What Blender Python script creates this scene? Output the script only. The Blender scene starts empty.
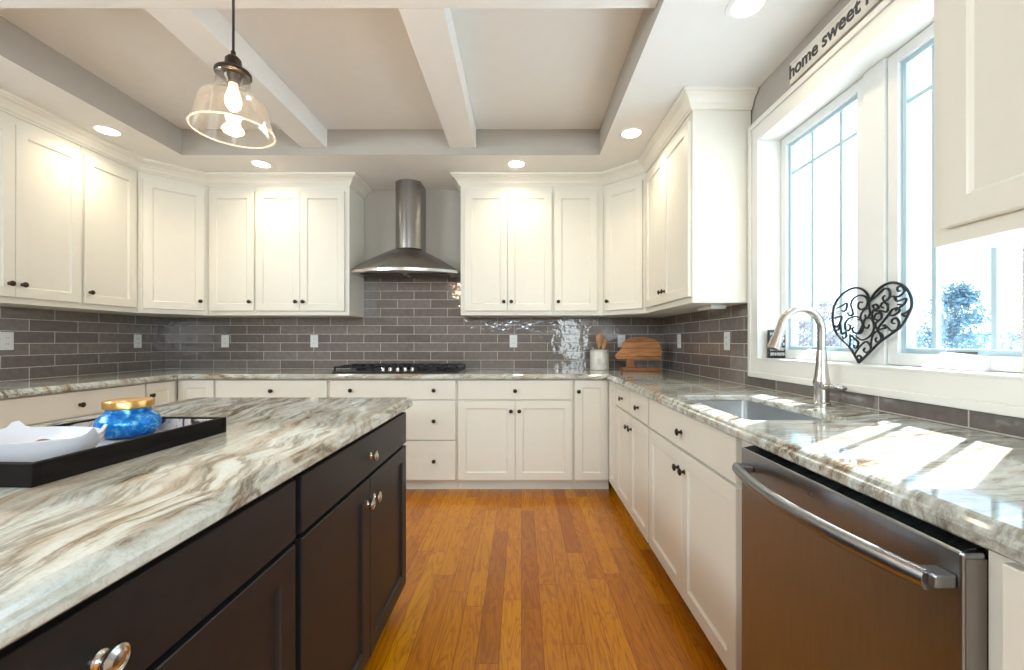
import bpy, bmesh, math, random
from mathutils import Vector, Matrix
random.seed(7)
S = bpy.context.scene
COL = S.collection
PI = math.pi

# ------------------------------------------------------------------ camera, world, sun, exposure
CH = 1.165                                   # eye height
cam = bpy.data.cameras.new('camera')
camo = bpy.data.objects.new('camera', cam); COL.objects.link(camo)
camo.location = (0, 0, CH); camo.rotation_euler = (PI/2, 0, 0)
cam.sensor_width = 36; cam.lens = 36*420/1024
cam.shift_x = -9.4/1024; cam.shift_y = 6.5/1024
cam.clip_start = 0.02; cam.clip_end = 300
S.camera = camo

S.view_settings.view_transform = 'Standard'
S.view_settings.look = 'None'
S.view_settings.gamma = 1
S.view_settings.use_curve_mapping = False
S.view_settings.exposure = 0.62

w = bpy.data.worlds.new('sky'); S.world = w; w.use_nodes = True
bg = w.node_tree.nodes['Background']
bg.inputs['Color'].default_value = (0.66, 0.85, 1.0, 1)
bg.inputs['Strength'].default_value = 2.8

sl = bpy.data.lights.new('sun', 'SUN'); sl.energy = 20; sl.angle = 0.009; sl.color = (1.0, 0.985, 0.96)
so = bpy.data.objects.new('sun', sl); COL.objects.link(so)
so.rotation_euler = Vector((-.386, -.27, -.47)).to_track_quat('-Z', 'Y').to_euler()
so.location = (6, 5, 8)

def area(name, loc, aim, sx, sy, energy, color):
    l = bpy.data.lights.new(name, 'AREA'); l.shape = 'RECTANGLE'; l.size = sx; l.size_y = sy
    l.energy = energy; l.color = color
    o = bpy.data.objects.new(name, l); COL.objects.link(o); o.location = loc
    o.rotation_euler = Vector(aim).to_track_quat('-Z', 'Y').to_euler()
    return o
# added fill lamps out of view, in place of daylight from the house
area('rear_fill', (.0, -3.95, 2.26), (0, 1, -.15), 2.4, .45, 54, (.84, .96, 1.0))
area('left_fill', (-3.26, .2, 2.17), (1, 0, -.2), 2.3, .6, 66, (.80, .94, 1.0))
area('right_fill', (1.28, -1.5, 1.45), (-1, .25, 0), 2.3, 1.7, 62, (.80, .94, .98))

# ------------------------------------------------------------------ materials
def lin(r, g, b):
    f = lambda c: (c/255/12.92) if c/255 <= .04045 else ((c/255+.055)/1.055)**2.4
    return (f(r), f(g), f(b), 1)
class NT:
    def __init__(s, name):
        s.m = bpy.data.materials.new(name); s.m.use_nodes = True
        s.t = s.m.node_tree; s.b = s.t.nodes['Principled BSDF']
    def n(s, typ, **kw):
        nd = s.t.nodes.new(typ)
        for k, v in kw.items():
            if k.startswith('i_'): nd.inputs[k[2:].replace('_', ' ')].default_value = v
            else: setattr(nd, k, v)
        return nd
    def l(s, a, b): s.t.links.new(a, b)
    def math(s, op, a, b=None, c=None):
        nd = s.n('ShaderNodeMath', operation=op)
        for i, v in enumerate((a, b, c)):
            if v is None: continue
            if isinstance(v, (int, float)): nd.inputs[i].default_value = v
            else: s.l(v, nd.inputs[i])
        return nd.outputs[0]
    def ramp(s, fac, stops):
        r = s.n('ShaderNodeValToRGB'); e = r.color_ramp.elements
        while len(e) < len(stops): e.new(.5)
        for el, (p, c) in zip(e, stops): el.position = p; el.color = c
        s.l(fac, r.inputs[0]); return r.outputs[0]
    def noise(s, vec, scale, detail=4, rough=.5, dist=0):
        nd = s.n('ShaderNodeTexNoise'); nd.inputs['Scale'].default_value = scale
        nd.inputs['Detail'].default_value = detail; nd.inputs['Roughness'].default_value = rough
        nd.inputs['Distortion'].default_value = dist
        if vec is not None: s.l(vec, nd.inputs['Vector'])
        return nd
    def mapping(s, vec, loc=(0,0,0), rot=(0,0,0), sc=(1,1,1)):
        nd = s.n('ShaderNodeMapping'); nd.inputs[1].default_value = loc; nd.inputs[2].default_value = rot; nd.inputs[3].default_value = sc
        s.l(vec, nd.inputs[0]); return nd.outputs[0]
    def obj(s): return s.n('ShaderNodeTexCoord').outputs['Object']
    def mix(s, fac, a, b, blend='MIX'):
        nd = s.n('ShaderNodeMix', data_type='RGBA', blend_type=blend)
        for i, v in ((0, fac), (6, a), (7, b)):
            if isinstance(v, (int, float, tuple)): nd.inputs[i].default_value = v
            else: s.l(v, nd.inputs[i])
        return nd.outputs[2]
    def bump(s, h, strength, dist):
        nd = s.n('ShaderNodeBump'); nd.inputs['Strength'].default_value = strength; nd.inputs['Distance'].default_value = dist
        s.l(h, nd.inputs['Height']); s.l(nd.outputs[0], s.b.inputs['Normal'])
def simple(name, col, rough=.5, metal=0, var=.04, scale=12, bump=0, coat=0):
    t = NT(name); nz = t.noise(t.obj(), scale, 3)
    c2 = tuple(min(1, v*(1+var)) for v in col[:3])+(1,); c1 = tuple(v*(1-var) for v in col[:3])+(1,)
    t.l(t.ramp(nz.outputs[0], [(.3, c1), (.7, c2)]), t.b.inputs['Base Color'])
    t.b.inputs['Roughness'].default_value = rough; t.b.inputs['Metallic'].default_value = metal
    if coat: t.b.inputs['Coat Weight'].default_value = coat; t.b.inputs['Coat Roughness'].default_value = .1
    if bump: t.bump(nz.outputs[0], bump, .002)
    return t.m
M = {}
M['cream'] = simple('cream_cabinet_paint', (.80, .775, .695, 1), .38, 0, .01)
M['casing'] = simple('warm_white_trim_paint', (.80, .79, .75, 1), .35, 0, .01)
M['vinyl'] = simple('white_window_vinyl', (.80, .82, .82, 1), .3, 0, .01)
M['sash'] = simple('sash_blue_halo', (.44, .60, .69, 1), .35, 0, .01)  # blue glare halo of the bright glass painted into bead and grille
M['ceil'] = simple('ceiling_white_paint', (.83, .835, .825, 1), .9, 0, .01)
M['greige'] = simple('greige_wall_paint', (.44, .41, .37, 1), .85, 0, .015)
M['white_wall'] = simple('pale_wall_paint', (.62, .59, .54, 1), .9, 0, .01)
M['espresso'] = simple('espresso_stained_wood', (.0140, .0132, .0148, 1), .42, 0, .15, 30)
M['bronze'] = simple('dark_bronze_metal', (.060, .046, .036, 1), .33, .9, .15, 60)
M['nickel'] = simple('satin_nickel_metal', (.62, .57, .52, 1), .24, 1, .05)
M['black'] = simple('black_enamel', (.012, .012, .013, 1), .35, 0, .1)
M['gloss_black'] = simple('glossy_black_panel', (.010, .012, .014, 1), .15, 0, .1)
M['iron'] = simple('black_wrought_iron', (.012, .014, .018, 1), .4, .3, .2, 50)
M['plate'] = simple('white_plastic', (.82, .83, .82, 1), .3, 0, .01)
M['slot'] = simple('dark_socket_slot', (.06, .06, .06, 1), .6)
M['ceramic'] = simple('white_glazed_ceramic', (.66, .67, .72, 1), .13, 0, .02, 8, 0, .5)
M['crockery'] = simple('white_stoneware', (.72, .69, .63, 1), .3, 0, .06, 25)
M['stone'] = simple('reddish_brown_stone', (.20, .055, .04, 1), .25, 0, .4, 40)
M['gold'] = simple('brushed_gold_metal', (.80, .47, .16, 1), .28, 1, .06, 40)
M['rubber'] = simple('brown_grey_door_edge', (.17, .145, .125, 1), .5)
M['bark'] = simple('grey_tree_bark', (.20, .16, .15, 1), .9, 0, .2)
M['needle'] = simple('hazed_blue_green_needles', (.13, .23, .29, 1), .9, 0, .25, 2)  # outdoor haze and overexposure put into the foliage as pale blue
M['twig'] = simple('pale_winter_twigs', (.26, .25, .28, 1), .9, 0, .2, 2)
M['hedge'] = simple('hazed_hedgerow_leaves', (.20, .31, .38, 1), .9, 0, .3, 2)  # distance haze painted into the leaf colour

M['espresso'].node_tree.nodes['Principled BSDF'].inputs['Specular IOR Level'].default_value = .35
def steel(name, col, rough, axis):
    t = NT(name); sc = [3, 3, 3]; sc[axis] = .15
    nz = t.noise(t.mapping(t.obj(), sc=tuple(v*60 for v in sc)), 1, 3)
    t.l(t.ramp(nz.outputs[0], [(.2, tuple(v*.86 for v in col)+(1,)), (.8, col+(1,))]), t.b.inputs['Base Color'])
    t.b.inputs['Metallic'].default_value = 1; t.b.inputs['Roughness'].default_value = rough
    t.bump(nz.outputs[0], .04, .001); return t.m
M['steel'] = steel('brushed_stainless_steel', (.56, .53, .50), .27, 2)
M['hood_steel'] = steel('hood_stainless_steel', (.36, .35, .345), .26, 0)
M['dw_steel'] = steel('appliance_stainless_steel', (.33, .345, .37), .30, 2)
M['sink_steel'] = steel('satin_sink_steel', (.60, .61, .62), .30, 1)

def mk_granite(name, rot, off, tint):
    t = NT(name); o = t.obj()
    v = t.mapping(o, loc=off, rot=(0, 0, rot))
    wn = t.noise(v, 2.2, 3, .5)
    sub = t.n('ShaderNodeVectorMath', operation='SUBTRACT'); t.l(wn.outputs['Color'], sub.inputs[0]); sub.inputs[1].default_value = (.5, .5, .5)
    scl = t.n('ShaderNodeVectorMath', operation='SCALE'); t.l(sub.outputs[0], scl.inputs[0]); scl.inputs['Scale'].default_value = .22
    add = t.n('ShaderNodeVectorMath', operation='ADD'); t.l(v, add.inputs[0]); t.l(scl.outputs[0], add.inputs[1])
    st = t.mapping(add.outputs[0], sc=(1, .13, .6))
    n1 = t.noise(st, 10, 10, .60)
    n2 = t.noise(t.mapping(add.outputs[0], loc=(3, 1, 0), sc=(1, .11, .7)), 12, 9, .62)
    n5 = t.noise(t.mapping(add.outputs[0], loc=(7, 4, 0), sc=(1, .10, .7)), 26, 7, .65)
    n3 = t.noise(o, 150, 4, .7)
    n4 = t.noise(t.mapping(add.outputs[0], loc=(1, 8, 0), sc=(1, .3, 1)), 3.2, 4, .55)
    c1 = t.ramp(n1.outputs[0], [(.28, lin(150, 130, 116)), (.37, lin(204, 184, 164)), (.43, lin(234, 226, 216)), (.49, lin(246, 245, 242)), (.53, lin(214, 214, 206)),
                                (.57, lin(246, 245, 240)), (.63, lin(206, 203, 196)), (.69, lin(238, 233, 226)), (.80, lin(176, 154, 136))])
    rg = t.math('ABSOLUTE', t.math('SUBTRACT', n2.outputs[0], .5))
    c2 = t.ramp(rg, [(0, lin(136, 120, 108)), (.012, lin(184, 168, 154)), (.035, lin(240, 236, 230)), (.06, (1, 1, 1, 1))])
    c = t.mix(t.ramp(n4.outputs[0], [(.42, (.25, .25, .25, 1)), (.6, (1, 1, 1, 1))]), c1, t.mix(1, c1, c2, 'MULTIPLY'))
    c5 = t.ramp(n5.outputs[0], [(.34, lin(160, 146, 134)), (.43, lin(232, 226, 218)), (.5, (1, 1, 1, 1))])
    c = t.mix(.75, c, c5, 'MULTIPLY')
    c3 = t.ramp(n3.outputs[0], [(.33, lin(176, 172, 168)), (.5, (1, 1, 1, 1))])
    c = t.mix(.35, c, c3, 'MULTIPLY')
    c4 = t.ramp(n4.outputs[0], [(.36, lin(214, 196, 176)), (.52, (1, 1, 1, 1))])
    c = t.mix(.6, c, c4, 'MULTIPLY')
    c = t.mix(1, c, tint, 'MULTIPLY'); t.b.inputs['Specular IOR Level'].default_value = .8
    t.l(c, t.b.inputs['Base Color']); t.b.inputs['Roughness'].default_value = .06
    return t.m
M['granite_island'] = mk_granite('veined_granite_island', math.radians(-9), (0, 0, 0), (.79, .835, .83, 1))
M['granite'] = mk_granite('veined_granite_counter', math.radians(78), (.4, .2, 0), (.70, .76, .77, 1))

def mk_tile(name, axis, u0):
    t = NT(name); sep = t.n('ShaderNodeSeparateXYZ'); t.l(t.obj(), sep.inputs[0])
    u = t.math('SUBTRACT', sep.outputs[axis], u0); v = t.math('SUBTRACT', sep.outputs[2], .915)
    cmb = t.n('ShaderNodeCombineXYZ'); t.l(u, cmb.inputs[0]); t.l(v, cmb.inputs[1])
    br = t.n('ShaderNodeTexBrick'); br.offset = .5; br.offset_frequency = 2; br.squash = 1
    t.l(cmb.outputs[0], br.inputs['Vector'])
    for k, val in (('Scale', 1), ('Mortar Size', .0023), ('Mortar Smooth', .2), ('Bias', 0), ('Brick Width', .307), ('Row Height', .0793)): br.inputs[k].default_value = val
    br.inputs['Color1'].default_value = lin(116, 107, 103); br.inputs['Color2'].default_value = lin(138, 129, 125)
    br.inputs['Mortar'].default_value = lin(214, 208, 202)
    nz = t.noise(cmb.outputs[0], 26, 3, .6)
    cl = t.ramp(nz.outputs[0], [(.3, (.80, .79, .78, 1)), (.75, (1.1, 1.09, 1.08, 1))])
    t.l(t.mix(1, br.outputs['Color'], cl, 'MULTIPLY'), t.b.inputs['Base Color'])
    t.l(t.math('MULTIPLY_ADD', br.outputs['Fac'], .6, .06), t.b.inputs['Roughness'])
    t.b.inputs['Specular IOR Level'].default_value = .85
    wv = t.noise(cmb.outputs[0], 13, 2, .5)
    # each tile sits at its own slight tilt, with a soft wavy glaze
    h = t.math('ADD', t.math('MULTIPLY', br.outputs['Fac'], -.16), t.math('MULTIPLY', wv.outputs[0], .75))
    t.bump(h, .38, .010)
    return t.m
M['tile_back'] = mk_tile('grey_glazed_tile_back', 0, -1.294-.1535)
M['tile_left'] = mk_tile('grey_glazed_tile_left', 1, 2.792-.1535)
M['tile_right'] = mk_tile('grey_glazed_tile_right', 1, 3.06-.1535)

def mk_floor():
    t = NT('oak_strip_floor'); sep = t.n('ShaderNodeSeparateXYZ'); t.l(t.obj(), sep.inputs[0])
    W, L = .083, 1.05
    r = t.math('DIVIDE', sep.outputs[0], W); ri = t.math('FLOOR', r); rf = t.math('FRACT', r)
    wr = t.n('ShaderNodeTexWhiteNoise', noise_dimensions='1D'); t.l(ri, wr.inputs['W'])
    yy = t.math('ADD', t.math('DIVIDE', sep.outputs[1], L), t.math('MULTIPLY', wr.outputs['Value'], 7.3))
    bi = t.math('FLOOR', yy); bf = t.math('FRACT', yy)
    cmb = t.n('ShaderNodeCombineXYZ'); t.l(ri, cmb.inputs[0]); t.l(bi, cmb.inputs[1])
    wb = t.n('ShaderNodeTexWhiteNoise', noise_dimensions='2D'); t.l(cmb.outputs[0], wb.inputs['Vector'])
    base = t.ramp(wb.outputs['Value'], [(0, lin(182, 112, 44)), (.25, lin(198, 126, 50)), (.65, lin(208, 138, 58)), (1, lin(222, 158, 80))])
    # grain: offset per board so it breaks at the seams
    gv = t.n('ShaderNodeCombineXYZ')
    t.l(t.math('ADD', sep.outputs[0], t.math('MULTIPLY', wb.outputs['Value'], 9)), gv.inputs[0])
    t.l(t.math('ADD', sep.outputs[1], t.math('MULTIPLY', wr.outputs['Value'], 5)), gv.inputs[1])
    g1 = t.noise(t.mapping(gv.outputs[0], sc=(1, .12, 1)), 16, 3, .5, .8)
    rings = t.math('PINGPONG', t.math('MULTIPLY', g1.outputs[0], 9), .5)
    g = t.ramp(rings, [(0, (.62, .52, .40, 1)), (.2, (.93, .90, .85, 1)), (.5, (1.10, 1.10, 1.10, 1))])
    g2 = t.noise(t.mapping(gv.outputs[0], sc=(1, .02, 1)), 260, 3, .6)
    gg = t.ramp(g2.outputs[0], [(.35, (.80, .74, .66, 1)), (.6, (1.05, 1.05, 1.05, 1))])
    c = t.mix(.72, base, g, 'MULTIPLY'); c = t.mix(.7, c, gg, 'MULTIPLY')
    ex = t.math('MINIMUM', rf, t.math('SUBTRACT', 1, rf)); ey = t.math('MULTIPLY', t.math('MINIMUM', bf, t.math('SUBTRACT', 1, bf)), L/W)
    seam = t.math('LESS_THAN', t.math('MINIMUM', ex, ey), .014)
    c = t.mix(t.math('MULTIPLY', seam, .7), c, lin(70, 34, 10))
    hs = t.n('ShaderNodeHueSaturation'); hs.inputs['Saturation'].default_value = 1.22; hs.inputs['Value'].default_value = .87
    t.l(c, hs.inputs['Color']); t.l(hs.outputs[0], t.b.inputs['Base Color'])
    t.b.inputs['Roughness'].default_value = .27
    t.bump(t.math('SUBTRACT', t.math('MULTIPLY', rings, .2), seam), .12, .0015)
    return t.m
M['floor'] = mk_floor()

def mk_wood(name, a, b, sc=(30, 2.5, 30), rough=.45):
    t = NT(name); nz = t.noise(t.mapping(t.obj(), sc=sc), 1, 5, .6, .6)
    t.l(t.ramp(nz.outputs[0], [(.3, a), (.7, b)]), t.b.inputs['Base Color']); t.b.inputs['Roughness'].default_value = rough
    return t.m
M['spoonwood'] = mk_wood('pale_olive_wood', lin(164, 110, 66), lin(214, 164, 112), (60, 60, 8))
M['acacia'] = mk_wood('acacia_board_wood', lin(140, 92, 52), lin(200, 150, 98), (4, 40, 55))
M['acacia_dark'] = mk_wood('reddish_stand_wood', lin(112, 66, 36), lin(156, 98, 58), (4, 40, 55))
M['signwood'] = mk_wood('whitewashed_sign_wood', lin(196, 190, 180), lin(236, 232, 225), (40, 3, 40), .8)
M['traywood'] = mk_wood('black_stained_wood', lin(16, 14, 13), lin(34, 28, 25), (8, 8, 60), .65)

def mk_glass(name, tint, edge, refl, glow_mix=0):
    t = NT(name); out = t.t.nodes['Material Output']; t.t.nodes.remove(t.b)
    tr = t.n('ShaderNodeBsdfTransparent'); tr.inputs[0].default_value = tint
    gl = t.n('ShaderNodeBsdfGlossy'); gl.inputs['Roughness'].default_value = .02
    lw = t.n('ShaderNodeLayerWeight'); lw.inputs[0].default_value = edge
    f = t.math('MULTIPLY_ADD', lw.outputs['Fresnel'], refl, .01)
    mx = t.n('ShaderNodeMixShader'); t.l(f, mx.inputs[0]); t.l(tr.outputs[0], mx.inputs[1]); t.l(gl.outputs[0], mx.inputs[2])
    last = mx.outputs[0]
    if glow_mix:                                     # white mixed in to paint the rim glint and bulb glow
        tl = t.n('ShaderNodeBsdfTranslucent'); tl.inputs[0].default_value = (.95, .94, .92, 1); df = t.n('ShaderNodeBsdfDiffuse'); df.inputs[0].default_value = (.95, .94, .92, 1)
        m1 = t.n('ShaderNodeMixShader'); m1.inputs[0].default_value = .5; t.l(tl.outputs[0], m1.inputs[1]); t.l(df.outputs[0], m1.inputs[2])
        m2 = t.n('ShaderNodeMixShader'); m2.inputs[0].default_value = glow_mix; t.l(last, m2.inputs[1]); t.l(m1.outputs[0], m2.inputs[2]); last = m2.outputs[0]
    t.l(last, out.inputs[0]); return t.m
M['pane'] = mk_glass('window_glass', (.97, .99, 1, 1), .3, .35)
M['glassedge'] = mk_glass('glass_rim_glint', (.97, .97, .96, 1), .5, .3, .14)
M['lampglass'] = mk_glass('clear_pendant_glass', (.988, .985, .975, 1), .28, .35, .008)

def mk_emit(name, col, st):
    t = NT(name); t.b.inputs['Base Color'].default_value = (.8, .8, .8, 1)
    nz = t.noise(t.obj(), 8, 1); t.l(t.ramp(nz.outputs[0], [(0, tuple(v*.97 for v in col[:3])+(1,)), (1, col)]), t.b.inputs['Emission Color'])
    t.b.inputs['Emission Strength'].default_value = st; return t.m
M['lens'] = mk_emit('lit_downlight_lens', (1, .86, .66, 1), 9)
M['bulb'] = mk_emit('glowing_filament_bulb', (1, .60, .30, 1), 1.7)

def mk_blue():
    t = NT('blue_mercury_glass'); nz = t.noise(t.obj(), 70, 4, .7); sep = t.n('ShaderNodeSeparateXYZ'); t.l(t.obj(), sep.inputs[0])
    c = t.ramp(nz.outputs[0], [(.3, lin(6, 84, 176)), (.52, lin(16, 132, 222)), (.72, lin(140, 222, 248))])
    c2 = t.ramp(t.math('MULTIPLY_ADD', sep.outputs[2], 14, 0), [(0, lin(90, 200, 225)), (.5, (1, 1, 1, 1))])
    t.l(t.mix(.6, c, c2, 'MULTIPLY'), t.b.inputs['Base Color'])
    t.b.inputs['Metallic'].default_value = .3; t.b.inputs['Roughness'].default_value = .1
    t.bump(nz.outputs[0], .35, .003); return t.m
M['blue'] = mk_blue()
def mk_traypic():
    t = NT('printed_tray_floor'); nz = t.noise(t.obj(), 14, 4, .6, .5)
    t.l(t.ramp(nz.outputs[0], [(.34, lin(40, 30, 50)), (.41, lin(96, 74, 110)), (.45, lin(200, 194, 192)), (.6, lin(226, 220, 212)), (.66, lin(70, 60, 66))]), t.b.inputs['Base Color'])
    t.b.inputs['Roughness'].default_value = .15; return t.m
M['traypic'] = mk_traypic()
M['traywood'].node_tree.nodes['Principled BSDF'].inputs['Specular IOR Level'].default_value = .12
def mk_boards():        # laminated strips of the cutting board
    t = NT('laminated_acacia'); sep = t.n('ShaderNodeSeparateXYZ'); t.l(t.obj(), sep.inputs[0])
    k = t.math('FLOOR', t.math('DIVIDE', sep.outputs[2], .062)); wn = t.n('ShaderNodeTexWhiteNoise', noise_dimensions='1D'); t.l(k, wn.inputs['W'])
    nz = t.noise(t.mapping(t.obj(), sc=(5, 30, 60)), 1, 5, .6, .7)
    a = t.ramp(nz.outputs[0], [(.3, lin(146, 90, 50)), (.7, lin(202, 146, 96))])
    b = t.ramp(wn.outputs['Value'], [(0, (.85, .78, .70, 1)), (1, (1.15, 1.1, 1.02, 1))])
    fr = t.math('FRACT', t.math('DIVIDE', sep.outputs[2], .062))
    c = t.mix(1, a, b, 'MULTIPLY'); c = t.mix(t.math('LESS_THAN', fr, .06), c, lin(84, 44, 18))
    t.l(c, t.b.inputs['Base Color']); t.b.inputs['Roughness'].default_value = .4; return t.m
M['boards'] = mk_boards()
def mk_snow():
    t = NT('frosted_field'); nz = t.noise(t.obj(), .35, 6, .65)
    t.l(t.ramp(nz.outputs[0], [(.3, lin(196, 208, 214)), (.6, lin(236, 240, 244))]), t.b.inputs['Base Color']); t.b.inputs['Roughness'].default_value = .9; return t.m
M['snow'] = mk_snow()

# ------------------------------------------------------------------ mesh helpers
def link(name, bm, mat, parent=None, loc=None, smooth=False, mats=None):
    bmesh.ops.recalc_face_normals(bm, faces=bm.faces)
    me = bpy.data.meshes.new(name); bm.to_mesh(me); bm.free()
    for m in (mats or [mat]): me.materials.append(M[m])
    if smooth:
        for p in me.polygons: p.use_smooth = True
        try: me.set_sharp_from_angle(angle=math.radians(38))
        except Exception: pass
    o = bpy.data.objects.new(name, me); COL.objects.link(o)
    if parent: o.parent = parent
    if loc: o.location = loc
    return o
def tag(o, label=None, cat=None, group=None, kind=None):
    if label: o['label'] = label
    if cat: o['category'] = cat
    if group: o['group'] = group
    if kind: o['kind'] = kind
    return o
def empty(name, label, cat, loc=(0, 0, 0), rz=0, group=None, kind=None):
    o = bpy.data.objects.new(name, None); COL.objects.link(o); o.location = loc; o.rotation_euler = (0, 0, rz)
    return tag(o, label, cat, group, kind)
def box(bm, x0, x1, y0, y1, z0, z1, bev=0, mi=0):
    vs = [bm.verts.new((x, y, z)) for z in (z0, z1) for y in (y0, y1) for x in (x0, x1)]
    fs = [bm.faces.new([vs[i] for i in f]) for f in ((0,2,3,1),(4,5,7,6),(0,1,5,4),(2,6,7,3),(0,4,6,2),(1,3,7,5))]
    for f in fs: f.material_index = mi
    if bev:
        es = list({e for f in fs for e in f.edges})
        bmesh.ops.bevel(bm, geom=es, offset=bev, segments=2, affect='EDGES', profile=.5)
    return fs
def bxm(*a, **k):
    bm = bmesh.new(); box(bm, *a, **k); return bm
def lathe(bm, prof, seg=24, c=(0, 0, 0), axis='z'):
    def P(r, h, a):
        x, y = r*math.cos(a), r*math.sin(a)
        p = {'z': (x, y, h), 'y-': (x, -h, y), 'x': (h, x, y), 'x-': (-h, x, y), 'y': (x, h, y)}[axis]
        return (p[0]+c[0], p[1]+c[1], p[2]+c[2])
    rings = []
    for r, h in prof:
        if r < 1e-6: rings.append([bm.verts.new(P(0, h, 0))])
        else: rings.append([bm.verts.new(P(r, h, 2*PI*i/seg)) for i in range(seg)])
    for A, B in zip(rings, rings[1:]):
        for i in range(seg):
            j = (i+1) % seg
            if len(A) == 1 and len(B) == 1: continue
            if len(A) == 1: bm.faces.new((A[0], B[i], B[j]))
            elif len(B) == 1: bm.faces.new((A[i], B[0], A[j]))
            else: bm.faces.new((A[i], B[i], B[j], A[j]))
def tube(bm, pts, rad, seg=10, cap=True, flat=None):
    pts = [Vector(p) for p in pts]; n = len(pts)
    if isinstance(rad, (int, float)): rad = [rad]*n
    t0 = (pts[1]-pts[0]).normalized(); up = Vector((0, 0, 1)) if abs(t0.z) < .9 else Vector((1, 0, 0))
    nrm = (up - t0*up.dot(t0)).normalized(); rings = []
    for i, p in enumerate(pts):
        t = (pts[min(i+1, n-1)]-pts[max(i-1, 0)]).normalized()
        nrm = (nrm - t*nrm.dot(t)).normalized(); bi = t.cross(nrm)
        f = flat or (1, 1)
        rings.append([bm.verts.new(p+nrm*rad[i]*f[0]*math.cos(2*PI*k/seg)+bi*rad[i]*f[1]*math.sin(2*PI*k/seg)) for k in range(seg)])
    for A, B in zip(rings, rings[1:]):
        for k in range(seg): bm.faces.new((A[k], A[(k+1) % seg], B[(k+1) % seg], B[k]))
    if cap: bm.faces.new(rings[0][::-1]); bm.faces.new(rings[-1])
def crom(pts, n=5):
    out = []; P = [Vector(p) for p in pts]
    for i in range(len(P)-1):
        a, b, c, d = P[max(i-1, 0)], P[i], P[i+1], P[min(i+2, len(P)-1)]
        for k in range(n):
            t = k/n; out.append(.5*((2*b)+(c-a)*t+(2*a-5*b+4*c-d)*t*t+(3*b-a-3*c+d)*t**3))
    out.append(P[-1]); return out
def offset_poly(pts, d, closed=True):            # d > 0 moves to the left of the direction of travel
    n = len(pts); out = []
    for i in range(n):
        p = Vector(pts[i])
        if closed: a, c = Vector(pts[i-1]), Vector(pts[(i+1) % n])
        else: a, c = Vector(pts[max(i-1, 0)]), Vector(pts[min(i+1, n-1)])
        e1, e2 = (p-a), (c-p)
        if e1.length < 1e-9: e1 = e2
        if e2.length < 1e-9: e2 = e1
        n1 = Vector((-e1.y, e1.x)).normalized(); n2 = Vector((-e2.y, e2.x)).normalized()
        m = (n1+n2).normalized(); k = d/max(.2, m.dot(n1)); q = p+m*k; out.append((q.x, q.y))
    return out
def slab(outline, prof, hole=None):              # prof: (inset, z) from bottom to top, outline counter-clockwise
    bm = bmesh.new(); rings = []
    for ins, z in prof: rings.append([bm.verts.new((x, y, z)) for x, y in offset_poly(outline, ins)])
    for A, B in zip(rings, rings[1:]):
        for i in range(len(A)): bm.faces.new((A[i], A[(i+1) % len(A)], B[(i+1) % len(A)], B[i]))
    hr = None
    if hole:
        zt = prof[-1][1]                          # rebated underneath so that the undermount bowl sits in it
        hr = [[bm.verts.new((x, y, z)) for x, y in offset_poly(hole, d)] for d, z in ((-.022, prof[0][1]), (-.022, zt-.0225), (0, zt-.0225), (0, zt-.004), (-.004, zt))]
        for A, B in zip(hr, hr[1:]):
            for i in range(len(hole)): bm.faces.new((A[i], B[i], B[(i+1) % len(hole)], A[(i+1) % len(hole)]))
    for k, ring in ((0, rings[0]), (-1, rings[-1])):
        es = [bm.edges.get((ring[i], ring[(i+1) % len(ring)])) for i in range(len(ring))]
        if hr: es += [bm.edges.get((hr[k][i], hr[k][(i+1) % len(hole)])) for i in range(len(hole))]
        bmesh.ops.triangle_fill(bm, use_beauty=True, use_dissolve=False, edges=es)
    return bm
def rrect(x0, x1, y0, y1, r, n=6):
    out = []
    for cx, cy, a0 in ((x1-r, y1-r, 0), (x0+r, y1-r, 90), (x0+r, y0+r, 180), (x1-r, y0+r, 270)):
        for k in range(n+1):
            a = math.radians(a0+90*k/n); out.append((cx+r*math.cos(a), cy+r*math.sin(a)))
    return out
def sweep(path, prof):                           # moulding: profile (out, z) swept along an open 2D path, out = right of travel
    bm = bmesh.new(); rings = [[] for _ in path]
    for o_, z in prof:
        for i, (x, y) in enumerate(offset_poly(path, -o_, closed=False)): rings[i].append(bm.verts.new((x, y, z)))
    n = len(prof)
    for A, B in zip(rings, rings[1:]):
        for k in range(n): bm.faces.new((A[k], A[(k+1) % n], B[(k+1) % n], B[k]))
    bm.faces.new(rings[0]); bm.faces.new(rings[-1][::-1])
    return bm

# ------------------------------------------------------------------ room shell (X right, Y into the room, Z up)
XL, XR, YB = -3.272, 1.297, 3.86                 # faces of the tiled walls
ZS, ZT = 2.56, 2.75                              # soffit and tray ceiling heights
YR = -4.0
def struct(name, bm, mat, label=None, **k):
    o = link(name, bm, mat, **k); o['kind'] = 'structure'
    if label: o['label'] = label
    return o
struct('floor', bxm(XL-.15, XR+.2, YR-.1, YB+.12, -.05, 0), 'floor', 'orange oak strip floor of the kitchen')
struct('wall_back', bxm(XL-.15, XR+.17, YB+.008, YB+.12, 0, 2.9), 'greige', 'greige painted wall behind the range hood')
struct('wall_left', bxm(XL-.12, XL-.008, YR, YB+.0075, 0, 2.9), 'greige', 'greige wall behind the left cabinets')
WY0, WY1, WZ0, WZ1 = 1.06, 2.285, 1.068, 2.266  # window opening
bm = bmesh.new(); a, b = XR+.008, XR+.168
box(bm, a, b, YR, WY0, 0, 2.9); box(bm, a, b, WY1, YB+.0075, 0, 2.9); box(bm, a, b, WY0, WY1, 0, WZ0); box(bm, a, b, WY0, WY1, WZ1, 2.9)
struct('wall_right', bm, 'greige', 'greige wall around the kitchen window')
bm = bmesh.new()
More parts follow.
